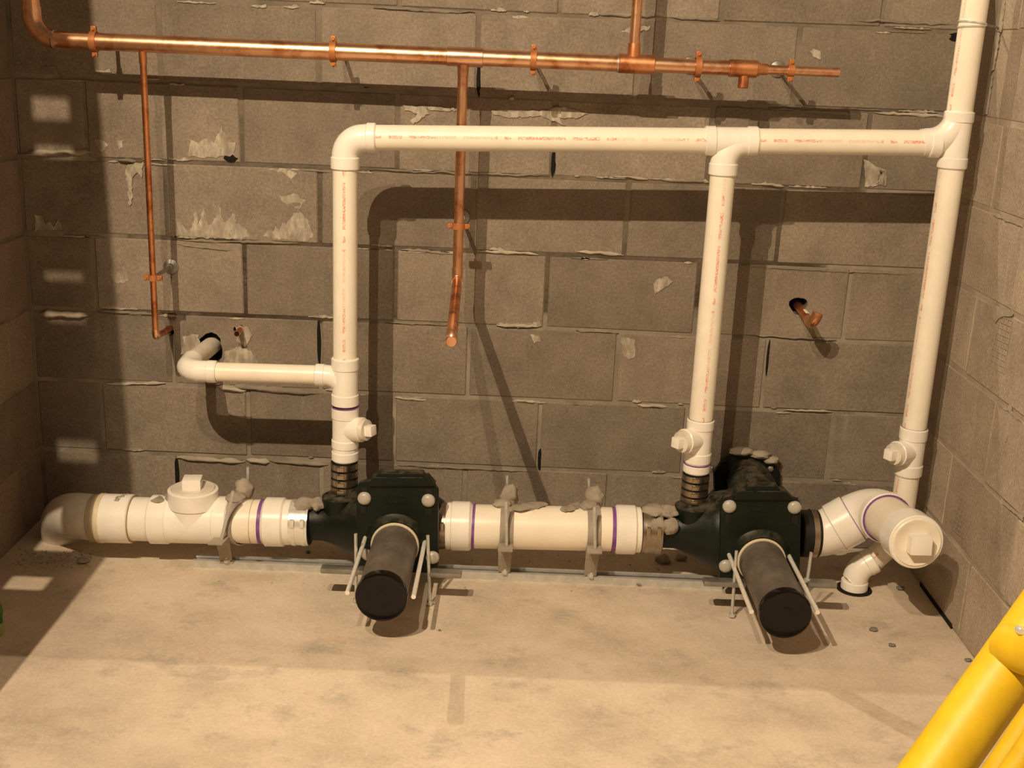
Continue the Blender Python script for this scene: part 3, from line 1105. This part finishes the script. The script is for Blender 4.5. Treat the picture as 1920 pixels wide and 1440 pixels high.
# ------------------------------------------------------------------ the two dark green carriers
def carrier(px, label_set, p):
    """p: measured places of this carrier in the photograph"""
    yf = -0.372
    base = W(p['neck'][0], p['neck'][1], yf)
    t = thing('toilet_carrier', (base.x, YD, 0), label_set[0], 'pipe carrier')
    # front plate with stepped top
    poly = [W(u, v, yf) for u, v in p['plate']]
    obj('front_plate', MB().prism(poly, (0, .022, 0)), M['green_iron'], t, bevel=.006)
    for k, (a, b, h0, h1, dy) in enumerate(p['steps']):
        obj('plate_rib', MB().prism([W(a[0], h0, yf - dy), W(a[1], h0, yf - dy), W(b[1], h1, yf - dy), W(b[0], h1, yf - dy)], (0, dy + .03, 0)),
            M['green_iron'], t, bevel=.002)
    # body: tube from the coupling swelling into the box behind the plate
    a = dv(p['hub'])
    xb = poly[0].x
    pr_ = [(0, .0500), (.030, .0505), (.045, .054)]
    L = p['plate_x'][0] - a.x
    for k in range(1, 9):
        q = k / 8
        pr_.append((.045 + (L - .045) * q, .054 + (.098 - .054) * (q ** 1.15)))
    w = p['plate_x'][1] - p['plate_x'][0]
    pr_ += [(L + w * .25, .108), (L + w * .75, .108), (L + w * .97, .070), (L + w * 1.04, .060)]
    bz = dv(p['hub'])
    body = MB().lathe((a.x, YD + .012, a.z), dax, pr_, 40)
    obj('body', body, M['green_iron'], t)
    # vent boss leaning on the body
    vx, vz = p['vent']
    obj('vent_boss', MB().lathe((vx - .006, YV - .026, vz), -Z, [(0, .040), (.004, .0455), (.028, .0465), (.048, .043), (.064, .035), (.076, .022), (.080, .006)], 32), M['green_iron'], t)
    # neck, gasket and outlet stub towards the room
    n0 = Vector((base.x, yf + .004, base.z))
    obj('neck', MB().lathe(n0, -Y, [(0, .082), (.006, .076), (.014, .067), (.022, .064)], 40), M['green_iron'], t)
    obj('gasket', MB().lathe(n0, -Y, [(.008, .0610), (.0265, .0610), (.0285, .0595)], 40), M['gasket'], t)
    for q in p['nuts']:
        c = W(q[0], q[1], yf - .004)
        nt = obj('dome_nut', MB().lathe(c + Y * .006, -Y, [(0, .0170), (.006, .0172), (.010, .0150), (.013, .0100), (.0145, .004)], 20), M['nut_white'], t)
    for q in p['slots']:
        c = W(q[0], q[1], yf - .0006)
        obj('slot', MB().box(c, (.016, .002, q[2])), M['rubber'], t, bevel=.0006)
    # lettering cast on the plate: two raised lines
    for (u0_, u1_, v_) in p['cast']:
        a_, b_ = W(u0_, v_, yf - .0008), W(u1_, v_, yf - .0008)
        mbc = MB()
        nn = 9
        for k in range(nn):
            c = a_.lerp(b_, (k + .5) / nn)
            mbc.box(c, ((b_ - a_).length / nn * .55, .0016, .0055))
        obj('cast_lettering', mbc, M['green_iron'], t)
    # feet and their upright rods
    for (u0_, u1_, v_, yy) in p['feet']:
        a_, b_ = W(u0_, v_, yy), W(u1_, v_, yy)
        c = (a_ + b_) / 2
        obj('foot_bar', MB().box(c, (abs(b_.x - a_.x), .030, .014)), M['zinc_dull'], t, bevel=.005)
    for (tu, tv, bu, bv, yy, zf) in p['rods']:
        a_ = W(tu, tv, yy)
        b_ = W(bu, bv, yy)
        rd = obj('levelling_rod', MB().cyl(a_, (b_.x, yy, max(b_.z, zf)), .0042, 10), M['zinc'], t)
        obj('nut', MB().lathe((b_.x, yy, max(b_.z, zf) + .002), Z, [(0, .0085), (.008, .0085)], 6), M['zinc'], rd)
    for (u_, v_) in p['studs']:
        s0 = W(u_, v_, yf - .008)
        mb = MB().cyl(s0 + Y * .015, (s0.x, -0.680, s0.z), .0056, 10)
        k = 0.0
        yq = -0.382
        obj('stud', mb, M['bright_stud'], t)
    # closet stub: a thing of its own pushed into the neck
    s = thing('outlet_stub', (base.x, -0.38, base.z - .057), label_set[1], 'pipe')
    pipe('pipe', (base.x, -0.374, base.z), (base.x, -0.664, base.z), .0570, M['grey_abs'], s, face=(0, 0, 1))
    obj('end_cap', MB().lathe((base.x, -0.660, base.z), -Y, [(0, .0602), (.016, .0604), (.0195, .0590), (.0205, .0555), (.0190, .0535), (.0190, .018), (.0198, .016), (.0198, .006), (.0192, .004)], 44),
        M['black_cap'], s)
    return t, s


px0, px1 = W(668, 960, -.372).x, W(822, 960, -.372).x
carrier(0, ('dark green cast iron toilet carrier joined to the left white upright',
            'dusty grey outlet stub with black cap on left green carrier'),
        dict(neck=(742, 1017), hub=583, plate_x=(px0, px1), vent=(xl - .004, zz(921)),
             plate=[(668, 1072), (668, 914), (675, 904), (700, 900), (722, 898), (780, 902), (806, 908), (816, 911), (822, 920), (822, 1076)],
             steps=[((698, 802), (690, 816), 896, 912, .008), ((708, 792), (702, 800), 888, 900, .002)],
             nuts=[(683, 935), (803, 939), (690, 1040), (811, 1046)],
             slots=[(683, 918, .012), (804, 921, .012), (682, 955, .022), (803, 959, .022)],
             cast=[(718, 762, 932), (722, 766, 944)],
             feet=[(602, 684, 1068, -.45), (806, 866, 1075, -.45)],
             rods=[(667, 1001, 668, 1130, -.455, .0), (802, 1004, 806, 1137, -.455, .0)],
             studs=[(684, 1011), (796, 1018)]))
px0, px1 = W(1351, 980, -.372).x, W(1503, 980, -.372).x
carrier(1, ('dark green cast iron toilet carrier joined to the right white upright',
            'dusty grey outlet stub with black cap on right green carrier'),
        dict(neck=(1425, 1046), hub=1241, plate_x=(px0, px1), vent=(xr, zr(939)),
             plate=[(1348, 1092), (1352, 942), (1358, 933), (1385, 926), (1404, 924), (1462, 926), (1488, 934), (1498, 938), (1503, 946), (1500, 1092)],
             steps=[((1384, 1474), (1374, 1490), 922, 938, .008), ((1404, 1458), (1396, 1468), 912, 926, .002)],
             nuts=[(1368, 950), (1490, 952), (1361, 1062)],
             slots=[(1369, 935, .010), (1490, 936, .010), (1366, 972, .026), (1490, 974, .026)],
             cast=[(1404, 1448, 958), (1408, 1450, 970)],
             feet=[(1318, 1398, 1092, -.45), (1512, 1568, 1094, -.45)],
             rods=[(1381, 1033, 1372, 1157, -.455, .0), (1521, 1036, 1513, 1092, -.445, .08)],
             studs=[(1368, 1043), (1480, 1044)]))

# dark green bend that leaves the wall behind the second carrier
rb = thing('rear_outlet_bend', (W(1400, 905, -.1).x, -.05, .1), 'dark green iron bend with bolted flange coming out of the back wall', 'pipe fitting')
cw = W(1403, 897, -.02)
obj('flange', MB().prism([W(u, v, -.004) for u, v in ((1338, 960), (1336, 882), (1350, 862), (1382, 846), (1422, 848), (1448, 862), (1460, 880), (1462, 962))], (0, -.022, 0)), M['green_iron'], rb, bevel=.006)
dn = W(1366, 965, YD)
obj('bend', MB().sweep([(cw.x, -.01, cw.z)] + [Vector((cw.x, -.02, cw.z)).lerp(Vector((cw.x - .004, -.10, cw.z)), q / 3) for q in range(1, 4)] +
                       [Vector((cw.x - .012, -.145, cw.z - .012)), Vector((cw.x - .03, -.185, cw.z - .045)), Vector((cw.x - .05, -.21, cw.z - .09)), Vector((cw.x - .06, -.225, cw.z - .14))],
                       [.062, .062, .064, .066, .066, .066, .064, .062], 32), M['green_iron'], rb)
for u, v in ((1444, 878), (1336, 878)):
    obj('bolt', MB().lathe(W(u, v, -.026), -Y, [(0, .009), (.007, .009), (.009, .005)], 6), M['zinc_dull'], rb)
for k, (u, v, sx) in enumerate(((1390, 846, .035), (1425, 852, .03), (1446, 862, .022))):
    p = W(u, v, -.025)
    clod('mortar_clod', p, (sx, .022, .011), 31 + k, rb)

# ------------------------------------------------------------------ right-hand end of the drain: bends towards the room
de = thing('drain_pipe', (W(1620, 970, -.3).x, -.3, 0), 'white drain bend beside the right wall with big square-headed cleanout plug', 'pipe')
A = dv(1508) + Vector((0, .0, 0))
up = Vector((0.81, -0.05, 0.58)).normalized()
cc = thing('band_coupling', (A.x, YD, A.z), 'black rubber coupling with steel band right of second green carrier', 'pipe coupling')
obj('rubber_sleeve', MB().hub(A - dax * .012, A + dax * .036, R4 + .004, 36, .003), M['rubber'], cc)
obj('clamp_band', MB().band(A + dax * .020, dax, R4 + .0045, .014, .0015, 40), M['steel_band'], cc)
B0 = A + dax * .030
bendA = arc(B0, dax, up, .07, 6)
e1 = MB().sweep([B0 - dax * .01] + bendA, R4 + .002, 36)
P1 = bendA[-1]
P2 = P1 + up * .05
e1.sweep([P1 - up * .004, P2 + up * .02], R4 + .003, 36)
obj('bend', e1, M['pvc_white'], de)
obj('hub', MB().hub(P1 + up * .008, P1 + up * .062, H4 + .001, 36, .003), M['pvc_white'], de)
ringpart('primer_line', P1 + up * .0625, up, R4 + .003, .0016, M['primer'], de, .003)
yo = Vector((0.03, -1, -0.02)).normalized()
cap_c = W(1719, 1017, -.565)
tA = P1 + up * .060
# sweep from the rising leg round to face the room
RS = .072
bendB = arc(tA, up, yo, RS, 12)
end = bendB[-1]
# keep the plug where it stands: lead the last leg to it
e2 = MB().sweep([tA - up * .01] + bendB + [end + yo * .01], R4 + .004, 36)
obj('elbow', e2, M['pvc_white'], de)
leg = (cap_c - end).normalized()
obj('elbow_hub', MB().hub(end - leg * .006, end + leg * .020, H4 + .001, 36, .003), M['pvc_white'], de)
ringpart('primer_line', end + leg * .0205, leg, R4 + .0005, .0022, M['primer'], de, .0045)
pipe('pipe', end, cap_c - leg * .055, R4, M['pvc_plain'], de, face=(0, 0, 1))
obj('cleanout_adapter', MB().hub(cap_c - leg * .068, cap_c, H4 + .001, 40, .003), M['pvc_white'], de)
pg = obj('cleanout_plug', MB().lathe(cap_c - leg * .004, leg, [(0, .0580), (.006, .0580), (.0075, .0562), (.0075, .052), (.006, .050)], 40), M['pvc_plain'], de)
x_, y_, z_ = frame(leg)
obj('square_head', MB().box(cap_c + leg * .016, (.050, .044, .030), Matrix((x_, y_, z_)).transposed()), M['pvc_white'], pg, bevel=.002)

# ------------------------------------------------------------------ strut and pipe clamps
s0, s1 = FL(366, 1058), FL(1352, 1099)
ys = -0.279
stt = thing('strut_channel', (s0.x, ys, 0), 'long slotted galvanised steel channel lying on the floor under the drain', 'steel channel')
xs0, xs1 = s0.x, s1.x
prof = [(ys, 0), (ys, .0206), (ys + .010, .0206), (ys + .010, .0150), (ys + .0085, .0150), (ys + .0085, .0188), (ys + .0022, .0188), (ys + .0022, .0022),
        (ys + .0388, .0022), (ys + .0388, .0188), (ys + .0325, .0188), (ys + .0325, .0150), (ys + .031, .0150), (ys + .031, .0206), (ys + .041, .0206), (ys + .041, 0)]
prof = [(a - .020, b) for a, b in prof]
mb = MB()
i0 = 0
n = len(prof)
for xq in (xs0, xs1):
    for (yy, zq) in prof:
        mb.v.append(Vector((xq, yy, zq)))
for k in range(n):
    j = (k + 1) % n
    mb.f.append((k, j, n + j, n + k))
for q in ((0, 1, 6, 7), (1, 2, 5, 6), (2, 3, 4, 5), (0, 7, 8, 15), (8, 9, 14, 15), (9, 10, 13, 14), (10, 11, 12, 13)):
    mb.f.append(q)
    mb.f.append(tuple(n + k for k in q)[::-1])
obj('channel', mb, M['zinc'], stt, sharp=20)


def pipe_clamp(u, lean, label, seed, rear, front):
    c = dv(u)
    t = thing('pipe_clamp', (c.x, YD, .02), label, 'pipe clamp')
    ax = Vector((1, -lean, 0)).normalized()
    obj('strap', MB().band(c, ax, R4 + .001, .034, .003, 44), M['mortar_dust'], t)
    ft = c + Vector((-lean * .07, -.070, 0))
    z_ear = c.z - .020
    # front ear with its bolt, lower leg to the strut
    obj('ear', MB().prism([Vector((ft.x - .018, -.330, z_ear)), Vector((ft.x + .018, -.330, z_ear)), Vector((ft.x + .018 - lean * .02, -.372, z_ear - .004)), Vector((ft.x - .020 - lean * .02, -.372, z_ear - .004))], (0, 0, -.006)), M['mortar_dust'], t, bevel=.002)
    obj('bracket', MB().prism([Vector((ft.x - .019, -.338, z_ear - .005)), Vector((ft.x + .017, -.338, z_ear - .005)), Vector((ft.x + .014, -.300, .024)), Vector((ft.x - .018, -.300, .024))], (0, .008, 0)), M['mortar_dust'], t, bevel=.002)
    rz = [((ft.x + .002, -.352, z_ear - .002), W(front[0], front[1], -.350)), ((c.x + .004, YD + .068, c.z - .02), W(rear[0], rear[1], YD + .068))]
    for a_, b_ in rz:
        obj('threaded_rod', MB().cyl(a_, b_, .0045, 10), M['zinc'], t)
    obj('bolt', MB().lathe((ft.x, -.300, .021), Z, [(0, .009), (.008, .009), (.009, .006), (.016, .005)], 6), M['zinc'], t)
    clod('mortar_clod', (c.x + .004, YD + .040, c.z + R4 + .014), (.024, .022, .030), seed, t)
    clod('mortar_clod', (c.x - .010, YD + .006, c.z + R4 + .004), (.026, .024, .012), seed + 3, t)
    return t


pipe_clamp(449, .45, 'dusty pipe clamp right of the drain cleanout, set askew', 41, (465, 876), (437, 921))
pipe_clamp(950, .0, 'dusty pipe clamp on cream drain, nearer the left green carrier', 45, (951, 892), (949, 940))
pipe_clamp(1110, -.05, 'dusty pipe clamp on cream drain, nearer the right purple ring', 49, (1104, 898), (1115, 950))

# ------------------------------------------------------------------ copper
cz = 1.3145
K = lambda u, v: W(u, v, YC)
kx = lambda u: W(u, 75 + (u - 100) * 0.0475, YC).x
cu = thing('copper_piping', (kx(500), YC, cz), 'copper water line along the wall with risers and drops', 'pipe')
KP = lambda x, z=cz: Vector((x, YC, z))
R_main = 0.0207
xr1 = K(58, 0).x
obj('pipe', MB().cyl(KP(kx(100)), KP(kx(842)), R_main, 32), M['copper'], cu)
Rq = KP(kx(76)).x - xr1
el = MB().sweep([KP(kx(100))] + arc(KP(xr1 + .055), -X, Z, .055, 12) + [KP(xr1, cz + .075)], R_main + .0022, 32)
obj('elbow', el, M['copper_fit'], cu)
obj('pipe', MB().cyl(KP(xr1, cz + .07), KP(xr1, 1.80), R_main, 32), M['copper'], cu)
ringpart('joint_line', KP(kx(100)), X, R_main, .0015, M['rubber'], cu, .0023)
xd2 = -0.2325
t2 = MB().hub(KP(kx(838)), KP(kx(906)), R_main + .0024, 32, .001).lathe(KP(xd2), -Z, [(0, .014), (.026, .0145), (.046, .0135)], 24)
obj('tee', t2, M['copper_fit'], cu)
obj('pipe', MB().cyl(KP(kx(906)), KP(kx(1160)), R_main - .001, 32), M['copper'], cu)
xr2 = K(1191, 60).x
t3 = MB().hub(KP(kx(1160)), KP(kx(1226)), R_main + .0020, 32, .001).lathe(KP(xr2), Z, [(0, .015), (.030, .0155), (.048, .0145)], 24)
obj('tee', t3, M['copper_dull'], cu)
ringpart('solder_joint', KP(kx(1158)), X, R_main, .004, M['solder'], cu, .0012)
obj('riser', MB().cyl(KP(xr2, cz + .04), KP(xr2, 1.80), .0127, 24), M['copper'], cu)
obj('pipe', MB().cyl(KP(kx(1226)), KP(kx(1372)), R_main - .003, 32), M['copper'], cu)
xs = K(1394, 150).x
t4 = MB().hub(KP(kx(1366)), KP(kx(1418)), R_main, 32, .001).lathe(KP(kx(1418)), X, [(0, .019), (.010, .0135), (.026, .0132)], 28)
t4.lathe(KP(xs), -Z, [(0, .0125), (.044, .0128), (.046, .0112)], 24)
obj('reducing_tee', t4, M['copper_dull'], cu)
obj('pipe', MB().tubehollow(KP(kx(1438)), KP(kx(1572)), .0112, .0098, 24), M['copper'], cu)
# middle drop with a stub reaching into the room
zb2 = W(856, 527, YC).z
obj('drop', MB().cyl(KP(xd2, cz - .03), KP(xd2, zb2 + .028), .0128, 24), M['copper'], cu)
tip = W(846, 641, -.62)
sd = (tip - KP(xd2, zb2)).normalized()
e_ = MB().hub(KP(xd2, zb2 + .034), KP(xd2, zb2 + .016), .0143, 24, .001)
e_.sweep([KP(xd2, zb2 + .03)] + arc(KP(xd2, zb2 + .018), -Z, sd, .018, 8), .0138, 24)
obj('elbow', e_, M['copper_fit'], cu)
q0 = arc(KP(xd2, zb2 + .018), -Z, sd, .018, 8)[-1]
obj('stub', MB().cyl(q0 - sd * .004, tip - sd * .03, .0124, 24), M['copper_dull'], cu)
obj('stub_cap', MB().lathe(tip - sd * .05, sd, [(0, .0124), (.002, .0138), (.046, .0138), (.050, .0115)], 24), M['copper_fit'], cu)
# thin left drop turning back into the wall
xd1 = K(280, 370).x
zb1 = W(297, 633, YC).z
obj('drop', MB().lathe(KP(xd1, cz - .018), -Z, [(0, .0095), (.028, .0095), (.030, .0080), (cz - .018 - zb1 - .012, .0080)], 20), M['copper_dull'], cu)
e_ = MB().sweep([KP(xd1, zb1 + .022)] + arc(KP(xd1, zb1 + .014), -Z, Vector((hC.x - xd1, -YC, hC.z - zb1)), .014, 8), .0092, 20)
obj('elbow', e_, M['copper_fit'], cu)
q0 = arc(KP(xd1, zb1 + .014), -Z, Vector((hC.x - xd1, -YC, hC.z - zb1)), .014, 8)[-1]
obj('wall_pipe', MB().cyl(q0, (hC.x, .09, hC.z), .0080, 20), M['copper_dull'], cu)


def hanger(x, z, r, along, label, group, big=True):
    """split ring on a stand-off rod; along = pipe direction"""
    t = thing('pipe_hanger', (x, 0, z), label, 'pipe hanger', group)
    c = Vector((x, YC, z))
    side = Z if abs(along.x) > .5 else X
    rg = obj('split_ring', MB().band(c, along, r + .0005, .015, .0032, 32), M['hanger'], t)
    for s in (1, -1):
        e = c + side * (s * (r + .009))
        obj('ear', MB().box(e, (.013, .011, .013)), M['hanger'], t, bevel=.002)
        obj('screw', MB().lathe(e - Y * .004, -Y, [(0, .0042), (.005, .0040)], 8), M['hanger'], t)
    obj('rod', MB().cyl((x, YC + r, z), (x, -.004, z - .0), .0050, 12), M['zinc_dull'], t)
    obj('wall_plate', MB().lathe((x, -.0005, z), -Y, [(0, .021), (.004, .020), (.010, .010), (.016, .009)], 24), M['zinc_dull'], t)
    return t


gm = 'ring hangers along the copper line'
for u, lab in ((177, 'copper-coloured ring hanger nearest the left end of the copper line'), (625, 'copper-coloured ring hanger left of the middle copper drop'),
               (1000, 'copper-coloured ring hanger right of the middle copper drop'), (1308, 'copper-coloured ring hanger right of the copper riser')):
    hanger(kx(u), cz, R_main, X, lab, gm)
hanger(kx(1482), cz, .0112, X, 'copper-coloured ring hanger nearest the open end of the copper line', gm)
hanger(xd2, W(859, 424, YC).z, .0128, Z, 'copper-coloured ring hanger on the middle copper drop', gm)
hanger(xd1, W(291, 521, YC).z, .0080, Z, 'copper-coloured ring hanger on the thin left copper drop', gm)

# copper ends sticking out of the wall
w1 = thing('copper_stub', (hD.x, 0, hD.z), 'short open copper stub sticking out of the left wall hole', 'pipe')
tip = W(444, 626, -.055)
obj('pipe', MB().tubehollow((hD.x, .08, hD.z), tip, .0080, .0066, 20), M['copper_dull'], w1)
obj('bore', MB().lathe(tip + Vector((0, .003, 0)), -Y, [(0, .0064), (.0006, .0060)], 16), M['void'], w1)
w2 = thing('copper_elbow', (hB.x, 0, hB.z), 'copper pipe end with upturned elbow in a round wall hole', 'pipe')
te = W(1520, 604, -.115)
obj('pipe', MB().cyl((hB.x, .10, hB.z + .004), te, .0112, 24), M['copper_dull'], w2)
dd = (te - Vector((hB.x, .10, hB.z + .004))).normalized()
upd = Vector((0.30, 0, .95)).normalized()
bb = arc(te, dd, upd, .020, 8)
obj('elbow', MB().sweep([te - dd * .02] + bb + [bb[-1] + upd * .012], .0138, 24), M['copper'], w2)
obj('paint_patch', MB().band(te - dd * .055, dd, .0113, .030, .0006, 16, .2, 1.9), M['pvc_white'], w2)

# ------------------------------------------------------------------ yellow scaffold in the foreground
def DP(u, v, d):
    return CAM + ray(u, v) * d


sc = thing('scaffold_frame', DP(1757, 1440, .86) - Z * .3, 'worn yellow painted steel scaffold tube in the right foreground', 'scaffold')
a, b = DP(1757, 1440, .86), DP(1922, 1206, .88)
ax = (b - a).normalized()
k = (a.z) / -ax.z
bot = a - ax * (a.z / ax.z) if ax.z > 0.01 else a - ax * 1.2
pipe('tube', bot, b + ax * .7, .0222, M['yellow'], sc, n=40)
cp = DP(1912, 1196, .86)
obj('cross_tube', MB().cyl(DP(1893, 1212, .872), DP(2010, 1250, .80), .017, 24), M['yellow'], sc)
obj('latch_pin', MB().lathe(DP(1910, 1180, .850), (-.2, -1, .3), [(0, .0030), (.008, .0030), (.010, .002)], 12), M['bright_steel'], sc)
sc2 = thing('scaffold_frame', DP(1890, 1440, 1.15) - Z * .3, 'thinner yellow scaffold tubes at the bottom right corner', 'scaffold')
for (u0_, v0_, u1_, v1_, d_, r_) in ((1872, 1440, 1960, 1306, 1.12, .0125), (1906, 1440, 1966, 1352, 1.06, .0125)):
    a, b = DP(u0_, v0_, d_), DP(u1_, v1_, d_)
    ax = (b - a).normalized()
    pipe('tube', a - ax * (a.z / ax.z), b + ax * .6, r_, M['yellow'], sc2, n=24)

# unseen frame added left of the view, openings shaped to shade the left corner
tf = thing('unseen_shade_frame', (-1.30, -1.5, 0), 'unseen open frame added to shade the left corner', 'frame')
yo_ = -1.5
obj('shade_upright', MB().prism([Vector((-1.228, yo_, 2.9)), Vector((-1.196, yo_, 2.9)), Vector((-1.146, yo_, 1.2)), Vector((-1.13, yo_, 0)), Vector((-1.20, yo_, 0)), Vector((-1.205, yo_, 1.6))], (0, .03, 0)), M['frame_brown'], tf)
obj('shade_upright', MB().box((-1.331, yo_ + .015, 1.45), (.136, .03, 2.9)), M['frame_brown'], tf)
for za, zb_ in ((2.148, 2.9), (2.085, 2.10), (1.915, 2.05), (1.855, 1.88), (1.67, 1.82), (1.463, 1.61), (1.353, 1.382), (1.31, 1.342), (0.95, 1.221)):
    obj('shade_bar', MB().box((-1.235, yo_ + .045, (za + zb_) / 2), (.10, .03, zb_ - za)), M['frame_brown'], tf)

# ------------------------------------------------------------------ loose bits on the floor
rnd = random.Random(3)
for (u, v, s, lab) in ((1242, 1055, .022, 'grey mortar chunk under the coupling left of right green carrier'),
                       (1276, 1050, .016, 'brown mortar chunk nearest the right green carrier hub'),
                       (484, 1060, .008, 'small stone lying against the steel channel'),
                       (578, 1037, .007, 'small stone under the bright coupling'),
                       (1637, 1183, .010, 'small grey chip on the floor in front of the cleanout plug'),
                       (1672, 1212, .008, 'smaller dark chip right of the grey floor chip'),
                       (1688, 1106, .011, 'dusty chip between the floor bend and the right wall'),
                       (155, 1056, .016, 'dark rubble lump in the left corner shade'),
                       (1198, 1098, .009, 'pale crumb in front of the steel channel'),
                       (1815, 1240, .008, 'flat chip at the foot of the right wall'),
                       (824, 1183, .004, 'tiny dark pebble in front of the left outlet stub')):
    p = FL(u, v)
    o = obj('mortar_chip', MB().lump((p.x, p.y, s * .45), (s, s * .75, s * .55), int(u), .45, 2, 1.7),
            M['stone' if s < .012 else 'mortar_dust'])
    tag(o, lab, 'rubble')
# drift of crumbs in the left corner: uncountable
mb = MB()
for k in range(150):
    p = FL(rnd.uniform(10, 175), rnd.uniform(1030, 1066))
    s = rnd.uniform(.001, .0042)
    if p.x > XL + .02:
        mb.lump((p.x, p.y, s * .3), (s, s, s * .6), k, .4, 1)
for k in range(150):
    p = FL(rnd.uniform(330, 1500), rnd.uniform(1040, 1110))
    s = rnd.uniform(.001, .004)
    if -.315 < p.y < -.245:
        continue
    mb.lump((p.x, p.y, s * .3), (s, s, s * .6), k, .4, 1)
cr = obj('mortar_crumbs', mb, M['mortar_pale'])
cr['kind'] = 'stuff'
tag(cr, 'dry mortar crumbs scattered along the back of the floor', 'crumbs')
# green plastic at the left edge
g = thing('green_hose_end', FL(0, 1185), 'green plastic hose end at the left edge of the floor', 'hose')
a = FL(-3, 1190)
obj('hose', MB().sweep([a + Vector((0, 0, .02)), a + Vector((.004, 0, .06)), a + Vector((-.004, .0, .12))], [.010, .011, .004], 12), M['green_hose'], g)
obj('end_piece', MB().lathe(a + Vector((.002, 0, .001)), Z, [(0, .010), (.03, .011)], 12), M['green_pale'], g)
